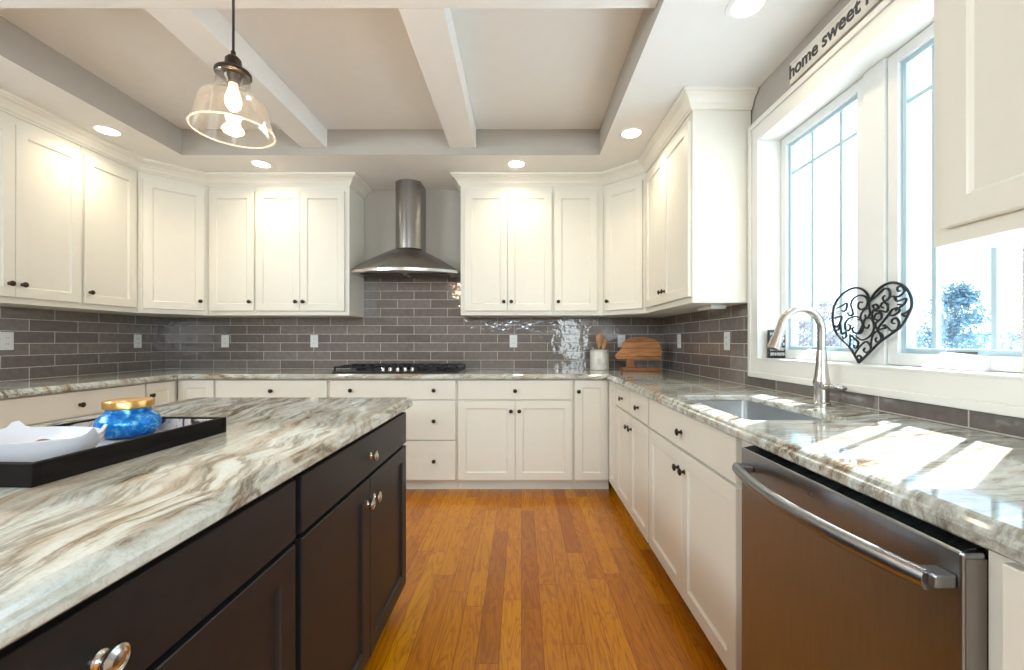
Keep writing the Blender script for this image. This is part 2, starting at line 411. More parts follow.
box(bm, XL-.12, -1.25, YR-.1, YR-.001, 0, 2.9); box(bm, 1.25, XR+.168, YR-.1, YR-.001, 0, 2.9); box(bm, -1.25, 1.25, YR-.1, YR-.001, 2.52, 2.9); box(bm, -1.25, 1.25, YR-.1, YR-.001, 0, 1.78)  # unseen rear wall, its high opening shaped around the fill lamp
struct('wall_rear', bm, 'white_wall', 'unseen wall behind the photographer with a high opening added for the fill lamp')
TX0, TX1, TY0, TY1 = -2.54, .583, .31, 3.1415
bm = bmesh.new()
for q in ((XL-.007, XR+.007, TY1, YB+.007), (XL-.007, XR+.007, YR, TY0), (XL-.007, TX0, TY0, TY1), (TX1, XR+.007, TY0, TY1)): box(bm, *q, ZS, ZT+.002)
bmesh.ops.remove_doubles(bm, verts=bm.verts, dist=1e-5)
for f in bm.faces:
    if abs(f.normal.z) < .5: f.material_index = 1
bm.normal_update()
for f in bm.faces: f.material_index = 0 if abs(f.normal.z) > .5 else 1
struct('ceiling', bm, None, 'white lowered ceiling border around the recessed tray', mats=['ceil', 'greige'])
struct('ceiling_tray', bxm(XL-.007, XR+.007, YR, YB+.007, ZT+.003, ZT+.1), 'ceil', 'pale raised ceiling panel between the beams')
ZB = 2.61
for nm, q, lb in (('trim_1', (-1.638, -1.451, 1.824, TY1-.001), 'left white ceiling beam running to the back wall'),
                  ('trim_2', (-.534, -.337, 1.824, TY1-.001), 'right white ceiling beam running to the hood'),
                  ('trim_3', (TX0+.001, TX1-.001, 1.627, 1.822), 'white ceiling beam crossing overhead'),
                  ('trim_4', (-1.638, -1.451, TY0+.001, 1.625), 'left white ceiling beam overhead'),
                  ('trim_5', (-.534, -.337, TY0+.001, 1.625), 'right white ceiling beam overhead')):
    struct(nm, bxm(*q, ZB, ZT, bev=.002), 'ceil', lb)
# backsplash tiles
bm = bmesh.new(); box(bm, XL, XR, YB, YB+.0075, .90, 1.3845); box(bm, -1.443, -.513, YB, YB+.0075, 1.3845, 1.76)
struct('backsplash_back', bm, 'tile_back', 'grey glazed subway tile behind the cooktop')
struct('backsplash_left', bxm(XL-.0075, XL, 1.93, YB+.007, .90, 1.3845), 'tile_left', 'grey glazed subway tile on the left wall')
bm = bmesh.new(); box(bm, XR, XR+.0075, 2.366, YB+.007, .90, 1.3845); box(bm, XR, XR+.0075, .98, 2.366, .90, .9685); box(bm, XR, XR+.0075, -.3, .98, .90, 1.3845)
struct('backsplash_right', bm, 'tile_right', 'grey glazed subway tile beside and under the window')
# crown mouldings
crown = [(.0008, 2.470), (.010, 2.470), (.012, 2.480), (.020, 2.486), (.026, 2.502), (.044, 2.524), (.062, 2.534), (.066, 2.540), (.075, 2.543), (.075, 2.5595), (.0008, 2.5595)]
struct('trim_6', sweep([(-1.445, YB), (-1.445, 3.53), (-2.632, 3.53), (-2.942, 3.22), (-2.942, 2.018)][::-1], crown), 'cream', 'cream crown moulding over the left wall cabinets')
struct('trim_7', sweep([(-.511, YB), (-.511, 3.53), (.687, 3.53), (.967, 3.25), (.967, 2.372), (XR, 2.372)], crown), 'cream', 'cream crown moulding over the right wall cabinets')
struct('trim_8', sweep([(XR, .985), (.967, .985), (.967, .07)], crown), 'cream', 'cream crown moulding over the near right cabinet')

# ------------------------------------------------------------------ cabinets
def knob_mesh(name, r, mat):
    bm = bmesh.new(); s = r/.016
    lathe(bm, [(0, 0), (.0105*s, 0), (.0105*s, .002), (.007*s, .0045), (.0055*s, .010), (.0065*s, .014), (.0145*s, .017), (.016*s, .0195), (.0155*s, .0225),
               (.0130*s, .0240), (.0122*s, .0233), (.0085*s, .0258), (.0076*s, .0250), (.004*s, .0262), (0, .0265)], 20, axis='y-')
    bmesh.ops.recalc_face_normals(bm, faces=bm.faces)
    me = bpy.data.meshes.new(name); bm.to_mesh(me); bm.free(); me.materials.append(M[mat])
    for p in me.polygons: p.use_smooth = True
    me.set_sharp_from_angle(angle=math.radians(50)); return me
KNOB = {'cream': knob_mesh('bronze_knob', .0155, 'bronze'), 'espresso': knob_mesh('nickel_knob', .0185, 'nickel')}
def knob(x, z, y, parent, style):
    o = bpy.data.objects.new('knob', KNOB[style]); COL.objects.link(o); o.parent = parent; o.location = (x, y, z); return o
def panel_mesh(W, H, t=.02, stile=.057, shaker=True):
    bm = bmesh.new(); c = .002; L = []
    def ring(x0, x1, z0, z1, y): L.append([bm.verts.new(p) for p in ((x0, y, z0), (x1, y, z0), (x1, y, z1), (x0, y, z1))])
    ring(0, W, 0, H, 0); ring(0, W, 0, H, -t+c); ring(c, W-c, c, H-c, -t)
    if shaker:
        s = min(stile, W*.3, H*.3); ring(s, W-s, s, H-s, -t); ring(s+.002, W-s-.002, s+.002, H-s-.002, -t+.004); ring(s+.008, W-s-.008, s+.008, H-s-.008, -t+.009)
    for A, B in zip(L, L[1:]):
        for i in range(4): bm.faces.new((A[i], A[(i+1) % 4], B[(i+1) % 4], B[i]))
    bm.faces.new(L[0][::-1]); bm.faces.new(L[-1]); return bm
def cabinet(name, label, group, loc, rz, W, depth, z0, z1, fronts, style='cream', toe=True, hollow=False, toe_end=0):
    root = empty(name, label, 'cabinet', (loc[0], loc[1], 0), rz, group)
    bm = bmesh.new(); g = .0006
    if hollow:                                    # open box: sides, back, bottom and a face frame
        box(bm, g, .018, .018, depth, z0, z1); box(bm, W-.018, W-g, .018, depth, z0, z1)
        box(bm, .018, W-.018, depth-.01, depth, z0, z1); box(bm, .018, W-.018, .018, depth-.01, z0, z0+.018)
        box(bm, g, W-g, 0, .018, z0, z1)
    else: box(bm, g, W-g, 0, depth, z0, z1)
    link('body', bm, style, root)
    if toe: link('toe_kick', bxm(g, W-g, .065, .08, 0, z0-.0005), style, root)
    for f in fronts:
        kind, x0, x1, a, b, kn = f[:6]
        d = link(kind, panel_mesh(x1-x0, b-a, shaker=(kind == 'door' or 'shaker' in f)), style, root, (x0, -.0005, a))
        for kx, kz in kn: knob(kx-x0, kz-a, -.02, d, style)
    return root
DZ0, DZ1, RZ0, RZ1 = .098, .707, .719, .866       # base doors and drawers
BZ0, BZ1 = .10, .8755
def base_fronts(W, kind, e0=.012, e1=.012, style='cream'):
    m = W/2; kz = (RZ0+RZ1)/2-.006; dk = DZ1-.077; G = .0015
    if kind == 'drawer_doors':
        return [('drawer', e0, W-e1, RZ0, RZ1, [(m, kz)]), ('door', e0, m-G, DZ0, DZ1, [(m-.032, dk)]), ('door', m+G, W-e1, DZ0, DZ1, [(m+.032, dk)])]
    if kind == 'drawer_door_R': return [('drawer', e0, W-e1, RZ0, RZ1, [(m, kz)]), ('door', e0, W-e1, DZ0, DZ1, [(W-e1-.032, dk)])]
    if kind == 'drawer_door_L': return [('drawer', e0, W-e1, RZ0, RZ1, [(m, kz)]), ('door', e0, W-e1, DZ0, DZ1, [(e0+.032, dk)])]
    if kind == 'three':
        k = (.173, W-.173); r2, r3 = (.408, .707), (.098, .400)
        return [('drawer', e0, W-e1, a, b, [(x, (a+b)/2-.003) for x in k]) for a, b in ((RZ0, RZ1), r2, r3)]
    if kind == 'tall_L': return [('door', e0, W-e1, DZ0, RZ1, [(e0+.030, RZ1-.085)])]
    if kind == 'tall_blank': return [('door', e0, W-e1, DZ0, RZ1, [])]
GB = 'cream base cabinets'
YF = 3.25; dB = YB-.001-YF
# back run, left to right
cabinet('base_cabinet', 'cream corner panel base cabinet without knob, left end of back run', GB, (-2.66, YF), 0, .30, dB, BZ0, BZ1, base_fronts(.30, 'tall_blank', .022, .01))
cabinet('base_cabinet', 'cream drawer base cabinet between the far left corner and the cooktop cabinet', GB, (-2.359, YF), 0, .874, dB, BZ0, BZ1, base_fronts(.874, 'drawer_doors'))
cabinet('base_cabinet', 'wide cream three-drawer base cabinet under the gas cooktop', GB, (-1.484, YF), 0, .986, dB, BZ0, BZ1, base_fronts(.986, 'three', .012, .010))
cabinet('base_cabinet', 'cream base cabinet with one drawer over two doors, right of the cooktop cabinet', GB, (-.4972, YF), 0, .898, dB, BZ0, BZ1, base_fronts(.898, 'drawer_doors', .010, .012))
cabinet('base_cabinet', 'narrow cream full-height door base cabinet in the back right corner', GB, (.4018, YF), 0, .286, dB, BZ0, BZ1, base_fronts(.286, 'tall_L', .008, .022))
# right run: local x runs toward the camera
XF = .689; dR = XR-.001-XF
def rcab(y_far, y_near, label, fr, xf=XF, **k): return cabinet('base_cabinet', label, GB, (xf, y_far), -PI/2, y_far-y_near, XR-.001-xf, BZ0, BZ1, fr, **k)
rcab(3.2495, 2.975, 'narrow cream corner panel base cabinet at far end of right run', base_fronts(.2745, 'tall_blank', .042, .006))
rcab(2.974, 2.594, 'cream drawer and door base cabinet, farther of the narrow pair left of the sink', base_fronts(.38, 'drawer_door_R', .006, .006))
rcab(2.593, 2.213, 'cream drawer and door base cabinet directly left of the sink cabinet', base_fronts(.38, 'drawer_door_L', .006, .010))
rcab(2.212, 1.298, 'wide cream base cabinet below the sink, with two doors', base_fronts(.914, 'drawer_doors', .010, .012), hollow=True)
rcab(1.297, 1.216, 'slim cream filler cabinet between sink cabinet and dishwasher', [], hollow=False)
rcab(.602, -.30, 'cream base cabinet on the near side of the dishwasher', base_fronts(.902, 'drawer_doors', .034, .012), xf=.669)
# left run: local x runs away from the camera
XFL = -2.662; dL = XFL-(XL+.001)
def lcab(y0, y1, label, fr): return cabinet('base_cabinet', label, GB, (XFL, y0), PI/2, y1-y0, dL, BZ0, BZ1, fr)
lcab(2.957, 3.2495, 'narrow cream full-height door base cabinet in the back left corner', base_fronts(.2925, 'tall_L', .008, .042))
lcab(2.07, 2.956, 'wide cream drawer base cabinet on the left wall behind the island', base_fronts(.886, 'drawer_doors', .012, .006))
# wall cabinets
GU = 'cream wall cabinets'; UZ0, UZ1, dz0, dz1 = 1.385, 2.50, 1.421, 2.42; uk = dz0+.076
def upper(label, loc, rz, W, d, doors): return cabinet('wall_cabinet', label, GU, loc, rz, W, d, UZ0, UZ1, [('door', a, b, dz0, dz1, [(b-.030 if s == 'R' else a+.030, uk)]) for a, b, s in doors], toe=False)
YU = 3.53; dU = YB-.0005-YU
upper('cream single-door wall cabinet at the left end of the back wall', (-2.631, YU), 0, .402, dU, [(.022, .393, 'R')])
upper('cream double-door wall cabinet just left of the range hood', (-2.228, YU), 0, .783, dU, [(.008, .3745, 'R'), (.3775, .748, 'L')])
upper('cream double-door wall cabinet just right of the range hood', (-.511, YU), 0, .776, dU, [(.036, .394, 'R'), (.397, .763, 'L')])
upper('cream single-door wall cabinet above the utensil crock', (.2655, YU), 0, .4205, dU, [(.012, .368, 'L')])
XU = .967
upper('cream double-door wall cabinet between the back corner and the window', (XU, 3.2485), -PI/2, 3.2485-2.372, XR-.0005-XU, [(.036, .437, 'R'), (.440, .862, 'L')])
upper('large cream wall cabinet at the near right, cut off by the frame', (XU, .985), -PI/2, .914, XR-.0005-XU, [(.034, .455, 'R'), (.458, .880, 'L')])
XUL = -2.942
upper('cream single-door wall cabinet on left wall, beside the corner cabinet', (XUL, 2.802), PI/2, .4165, XUL-XL-.0005, [(.012, .386, 'L')])
upper('cream double-door wall cabinet at the left edge of the picture', (XUL, 2.018), PI/2, .783, XUL-XL-.0005, [(.012, .408, 'R'), (.411, .771, 'L')])
def diag(label, A, B, corner, rz, side):
    W = (Vector(B)-Vector(A)).length; root = empty('corner_wall_cabinet', label, 'cabinet', (A[0], A[1], 0), rz, GU)
    inv = Matrix.Rotation(-rz, 2); T = lambda p: inv @ (Vector(p)-Vector(A))
    pts = [T(p) for p in corner]; bm = bmesh.new()
    lo = [bm.verts.new((p.x, p.y, UZ0)) for p in pts]; hi = [bm.verts.new((p.x, p.y, UZ1)) for p in pts]
    bm.faces.new(lo[::-1]); bm.faces.new(hi)
    for i in range(len(pts)): bm.faces.new((lo[i], lo[(i+1) % len(pts)], hi[(i+1) % len(pts)], hi[i]))
    link('body', bm, 'cream', root); a, b = .028, W-.028
    d = link('door', panel_mesh(b-a, dz1-dz0), 'cream', root, (a, -.0005, dz0)); knob((.030 if side == 'L' else b-a-.030), .076, -.02, d, 'cream')
e = .0008
diag('cream diagonal corner wall cabinet in the back right corner', (.687, 3.53), (.967, 3.25), [(.687+e, 3.53), (.967, 3.25+e), (XR-e, 3.25+e), (XR-e, YB-e), (.687+e, YB-e)], -PI/4, 'L')
diag('cream diagonal corner wall cabinet in the back left corner', (-2.942, 3.22), (-2.632, 3.53), [(-2.942, 3.22+e), (-2.632-e, 3.53), (-2.632-e, YB-e), (XL+e, YB-e), (XL+e, 3.22+e)], PI/4, 'R')

# ------------------------------------------------------------------ countertops
edge = [(.004, .876), (.0, .880), (0, .894), (.003, .899), (.009, .902), (.012, .908), (.017, .9125), (.023, .915)]
SX0, SX1, SY0, SY1 = .724, 1.048, 1.336, 1.955
out = [(XL+.001, 1.94), (-2.617, 1.94), (-2.617, 3.205), (.644, 3.205), (.644, -.30), (XR-.001, -.30), (XR-.001, YB-.001), (XL+.001, YB-.001)]
# keep the wall sides flush: widen the outline behind by the top inset is not needed, the tile covers it
o = link('countertop', slab(out, edge, rrect(SX0, SX1, SY0, SY1, .025)), 'granite')
tag(o, 'continuous veined granite countertop along the walls, holding the sink and cooktop', 'countertop')
ISX0, ISX1, ISY0, ISY1 = -1.472, -.484, .0, 1.90
o = link('island_countertop', slab(rrect(ISX0, ISX1, ISY0, ISY1, .035), edge), 'granite_island')
tag(o, 'veined granite slab on the dark kitchen island', 'countertop')
# island cabinets
GI = 'dark island cabinets'; XI = -.530
def icab(y0, y1, label): return cabinet('island_cabinet', label, GI, (XI, y0), PI/2, y1-y0, .905, .088, .8755, [(f[0], f[1], f[2], f[3], min(f[4], .853), [(x, z-(.006 if f[0] == 'drawer' else 0)) for x, z in f[5]]) for f in base_fronts(y1-y0, 'drawer_doors', .012, .012)], style='espresso')
icab(.962, 1.868, 'dark espresso island cabinet at the far end, facing the aisle')
icab(.052, .961, 'dark espresso island cabinet nearest the camera')

# ------------------------------------------------------------------ sink, faucet
r = empty('sink', 'undermount stainless steel sink below the window', 'sink', ((SX0+SX1)/2, (SY0+SY1)/2, .68))
cx, cy = (SX0+SX1)/2, (SY0+SY1)/2
bm = bmesh.new(); hx, hy = (SX1-SX0)/2, (SY1-SY0)/2
def rr(dx, dy, rad, z): return [bm.verts.new((x, y, z)) for x, y in rrect(-dx, dx, -dy, dy, rad)]
L = [rr(hx+.010, hy+.010, .035, .2110), rr(hx+.001, hy+.001, .026, .2110), rr(hx-.003, hy-.003, .03, .06), rr(hx-.010, hy-.010, .03, .02), rr(hx-.030, hy-.030, .03, .006), rr(.05, .05, .049, .002),
     rr(.05, .05, .049, -.004), rr(hx-.026, hy-.026, .03, .0), rr(hx-.005, hy-.005, .032, .018), rr(hx+.003, hy+.003, .032, .06), rr(hx+.005, hy+.005, .032, .2085), rr(hx+.010, hy+.010, .035, .2085)]
for A, B in zip(L, L[1:]+L[:1]):
    for i in range(len(A)): bm.faces.new((A[i], A[(i+1) % len(A)], B[(i+1) % len(A)], B[i]))
link('bowl', bm, 'sink_steel', r, smooth=True)
bm = bmesh.new(); lathe(bm, [(0, -.003), (.03, -.003), (.034, .001), (.048, .003), (.049, .0025), (.049, -.02), (0, -.02)], 24); link('drain', bm, 'steel', r, smooth=True)
FX, FY = 1.195, 1.672
r = empty('faucet', 'brushed nickel gooseneck pull-down faucet behind the sink', 'faucet', (FX, FY, .915))
bm = bmesh.new(); lathe(bm, [(0, .0005), (.031, .0005), (.031, .006), (.027, .010), (.0262, .055), (.027, .075), (.030, .085), (.0285, .095), (.0235, .12), (.0200, .155), (.0172, .20), (.0155, .215), (0, .215)], 24)
link('body', bm, 'steel', r, smooth=True)
pts = [(0, 0, .215), (0, 0, .26), (0, 0, .298)]
for k in range(1, 13):
    a = PI*k/14; pts.append((-.082+.082*math.cos(a), -.004*k/12, .298+.082*math.sin(a)))
bm = bmesh.new(); tube(bm, pts, [.0150]*3+[.0148]*12, 16); link('spout', bm, 'steel', r, smooth=True)
p = Vector(pts[-1]); d = (p-Vector(pts[-2])).normalized(); d = (d+Vector((.06, 0, -.55))).normalized()
bm = bmesh.new(); tube(bm, [p-d*.002, p+d*.03, p+d*.06, p+d*.105, p+d*.118, p+d*.120], [.0155, .0165, .0190, .0245, .0255, .0225], 18); h = link('spray_head', bm, 'steel', r, smooth=True)
bm = bmesh.new(); tube(bm, [p+d*.1205, p+d*.1225], [.018, .016], 18); link('nozzle', bm, 'bronze', h, smooth=True)
bm = bmesh.new(); tube(bm, crom([(.004, -.018, .070), (.008, -.040, .074), (.012, -.070, .076), (.015, -.100, .072)], 4), [.022]*4+[.020]*4+[.016]*4+[.010], 14, flat=(.6, 1.1)); link('lever', bm, 'steel', r, smooth=True)
# ------------------------------------------------------------------ dishwasher
r = empty('dishwasher', 'stainless steel dishwasher with bowed bar handle under the right counter', 'dishwasher', (.634, 1.212, 0), -PI/2)
W = .608
link('body', bxm(.004, W-.004, .040, .62, .06, .868), 'black', r)
bm = bmesh.new(); box(bm, 0, W, 0, .036, .085, .861, bev=.004); dd = link('door', bm, None, r, mats=['dw_steel'])
link('side_edge', bxm(W+.0002, W+.0016, .005, .034, .09, .852), 'rubber', dd)
bm = bmesh.new()
v = [bm.verts.new(p) for p in ((.006, .004, .8612), (W-.006, .004, .8612), (W-.006, .060, .8720), (.006, .060, .8720), (.006, .004, .858), (W-.006, .004, .858), (W-.006, .060, .8685), (.006, .060, .8685))]
for f in ((0,1,2,3), (4,7,6,5), (0,4,5,1), (1,5,6,2), (2,6,7,3), (3,7,4,0)): bm.faces.new([v[i] for i in f])
link('control_panel', bm, 'gloss_black', r)
hb = []
for k in range(21):
    t = k/20; hb.append((.045+(W-.06)*t, -.036-.038*math.sin(PI*t)**.9, .814))
bm = bmesh.new(); tube(bm, hb, .0150, 16, flat=(1.05, .8)); hd = link('handle', bm, 'dw_steel', r, smooth=True)
for x in (.052, W-.022):
    link('handle_post', bxm(x-.016, x+.016, -.034, -.0005, .805, .825, bev=.003), 'dw_steel', hd)
link('badge', bxm(W/2-.022, W/2-.008, -.0012, .0, .826, .831), 'slot', r)
link('toe_panel', bxm(.004, W-.004, .06, .08, 0, .084), 'black', r)

# ------------------------------------------------------------------ range hood and cooktop
HX = -1.000
r = empty('range_hood', 'stainless steel chimney range hood above the cooktop', 'range hood', (HX, YB, 1.735))
def plan(hw, ys, yc, n=17):                       # front edge from left to right, curved forward in the middle
    return [(hw*(2*i/(n-1)-1), ys+(yc-ys)*(1-(2*i/(n-1)-1)**2)) for i in range(n)]
bm = bmesh.new(); rings = []
def hring(hw, ys, yc, z): rings.append([bm.verts.new((x, y, z)) for x, y in [(-hw, -.004)]+plan(hw, ys, yc)+[(hw, -.004)]])
hring(.463, -.30, -.46, .032)
for k in range(1, 9):
    t = k/8; b = .022*math.sin(PI*t)
    hring(.463+(.113-.463)*t+b*.35, -.30+.093*t-b*.6, -.46+(.46-.264)*t-b*.9, .032+(.235-.032)*t+b*.10)
for A, B in zip(rings, rings[1:]):
    for i in range(len(A)): bm.faces.new((A[i], A[(i+1) % len(A)], B[(i+1) % len(A)], B[i]))
bm.faces.new(rings[0][::-1]); bm.faces.new(rings[-1]); link('canopy', bm, 'hood_steel', r, smooth=True)
bm = bmesh.new(); rings = []
for z in (.008, .0315): hring(.465, -.302, -.463, z)
for A, B in zip(rings, rings[1:]):
    for i in range(len(A)): bm.faces.new((A[i], A[(i+1) % len(A)], B[(i+1) % len(A)], B[i]))
bm.faces.new(rings[0][::-1]); bm.faces.new(rings[1]); lip = link('lip', bm, 'steel', r)
for sx in (-.2, .2): link('filter', bxm(sx-.17, sx+.17, -.30, -.06, .003, .0075, bev=.001), 'bronze', lip)
bm = bmesh.new(); rings = []
for z in (.236, .823): hring(.109, -.205, -.262, z)
for A, B in zip(rings, rings[1:]):
    for i in range(len(A)): bm.faces.new((A[i], A[(i+1) % len(A)], B[(i+1) % len(A)], B[i]))
bm.faces.new(rings[0][::-1]); bm.faces.new(rings[1]); 
for v in bm.verts: v.co.x += .014
link('chimney', bm, 'hood_steel', r, smooth=True)

CX0, CX1, CY0, CY1 = -1.485, -.500, 3.285, 3.785
r = empty('gas_cooktop', 'black five-burner gas cooktop with steel knobs below the range hood', 'cooktop', ((CX0+CX1)/2, (CY0+CY1)/2, .9155))
cw, cd = (CX1-CX0)/2, (CY1-CY0)/2
link('base_tray', bxm(-cw, cw, -cd, cd, 0, .014, bev=.004), 'black', r)
for x, y, q in ((-.332, -.06, .042), (-.332, .14, .036), (0, .07, .055), (.332, -.06, .036), (.332, .14, .042)):
    bm = bmesh.new(); lathe(bm, [(0, .0145), (q, .0145), (q, .022), (q*.9, .026), (q*.72, .027), (q*.72, .036), (q*.62, .039), (0, .039)], 20, (x, y, 0)); link('burner', bm, 'iron', r, smooth=True)
for gx in (-.332, 0, .332):
    bm = bmesh.new(); a, b, hz = gx-.158, gx+.158, .052
    y0 = -cd+.135 if gx == 0 else -cd+.03; y1 = cd-.02
    for q in ((a, b, y0, y0+.014), (a, b, y1-.014, y1), (a, a+.014, y0, y1), (b-.014, b, y0, y1)): box(bm, *q, hz-.014, hz, bev=.002)
    ym = (y0+y1)/2
    box(bm, a, b, ym-.006, ym+.006, hz-.012, hz); box(bm, gx-.006, gx+.006, y0, y1, hz-.012, hz)
    for sx in (-.075, .075): box(bm, gx+sx-.005, gx+sx+.005, y0, y1, hz-.010, hz)
    for x in (a+.007, b-.007):
        for y in (y0+.007, y1-.007): box(bm, x-.006, x+.006, y-.006, y+.006, .0145, hz-.01)
    link('grate', bm, 'iron', r)
for k in range(5):
    bm = bmesh.new(); lathe(bm, [(0, .0145), (.021, .0145), (.021, .019), (.0175, .021), (.016, .040), (.013, .043), (0, .0435)], 18, (-.108+.059*k, -cd+.055, 0)); link('knob', bm, 'nickel', r, smooth=True)

# ------------------------------------------------------------------ window
win = empty('window_1', 'white double casement window over the sink, with grilles', 'window', (0, 0, 0), 0, None, 'structure')
bm = bmesh.new(); cz = .098; cyw = .075
for (o0, o1, x0, x1) in ((0, 1, XR-.017, XR+.0078), ):
    y0, y1, z0, z1 = WY0-cyw, WY1+cyw, WZ0-cz, WZ1+cz
    box(bm, x0, x1, y0, y1, z0, WZ0, bev=.002); box(bm, x0, x1, y0, y1, WZ1, z1, bev=.002)
    box(bm, x0, x1, y0, WY0, WZ0, WZ1, bev=.002); box(bm, x0, x1, WY1, y1, WZ0, WZ1, bev=.002)
    x2 = x0-.010; q = .028                        # raised outer band
    box(bm, x2, x0, y0, y1, z0, z0+q, bev=.003); box(bm, x2, x0, y0, y1, z1-q, z1, bev=.003)
    box(bm, x2, x0, y0, y0+q, z0+q, z1-q, bev=.003); box(bm, x2, x0, y1-q, y1, z0+q, z1-q, bev=.003)
link('casing', bm, 'casing', win)
bm = bmesh.new(); j = .012; xa, xb = XR-.0195, XR+.1675
box(bm, xa, xb, WY0, WY0+j, WZ0, WZ1); box(bm, xa, xb, WY1-j, WY1, WZ0, WZ1); box(bm, xa, xb, WY0+j, WY1-j, WZ1-j, WZ1); box(bm, xa, xb, WY0+j, WY1-j, WZ0, WZ0+j*.6)
link('jamb', bm, 'casing', win)
sill = WZ0+j*.6
link('mullion', bxm(1.392, 1.462, 1.612, 1.712, sill, WZ1-j, bev=.002), 'vinyl', win)
def sash(y0, y1, gy):
    z0, z1 = 1.078, 2.252; xg = 1.437
    root = None; bm = bmesh.new()
    def fr(x0, x1, a, b, c, d, wd):
        box(bm, x0, x1, a, a+wd, c, d, bev=.002); box(bm, x0, x1, b-wd, b, c, d, bev=.002); box(bm, x0, x1, a+wd, b-wd, c, c+wd, bev=.002); box(bm, x0, x1, a+wd, b-wd, d-wd, d, bev=.002)
    fr(1.404, 1.462, y0, y1, z0, z1, .044)
    s = link('sash', bm, 'vinyl', win)
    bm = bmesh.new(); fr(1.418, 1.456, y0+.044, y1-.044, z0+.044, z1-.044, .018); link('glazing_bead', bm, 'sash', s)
    link('pane', bxm(xg-.002, xg+.002, y0+.0622, y1-.0622, z0+.0622, z1-.0622), 'pane', s)
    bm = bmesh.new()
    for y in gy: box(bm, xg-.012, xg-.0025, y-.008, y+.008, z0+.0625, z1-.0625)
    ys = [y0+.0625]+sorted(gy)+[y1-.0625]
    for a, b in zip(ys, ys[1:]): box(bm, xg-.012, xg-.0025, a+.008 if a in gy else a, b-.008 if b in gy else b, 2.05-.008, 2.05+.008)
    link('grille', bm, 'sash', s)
    m = (y0+y1)/2; bm = bmesh.new()
    pts = ((1.362, sill+.001), (1.4035, sill+.001), (1.4035, sill+.046), (1.396, sill+.046), (1.374, sill+.020), (1.362, sill+.014))
    A = [bm.verts.new((x, m-.085, z)) for x, z in pts]; B = [bm.verts.new((x, m+.085, z)) for x, z in pts]
    bm.faces.new(A); bm.faces.new(B[::-1])
    for k in range(6): bm.faces.new((A[k], B[k], B[(k+1) % 6], A[(k+1) % 6]))
    tube(bm, crom([(1.392, m+.055, sill+.0465), (1.388, m+.03, sill+.050), (1.384, m-.03, sill+.046), (1.382, m-.065, sill+.042)], 4), .005, 8)
    c = link('crank', bm, 'plate', s, smooth=True)
    link('latch_slot', bxm(1.4005, 1.4038, m-.05, m+.04, 1.126, 1.133), 'slot', s)
sash(1.714, 2.272, [2.058, 1.874]); sash(1.074, 1.610, [1.451, 1.267])

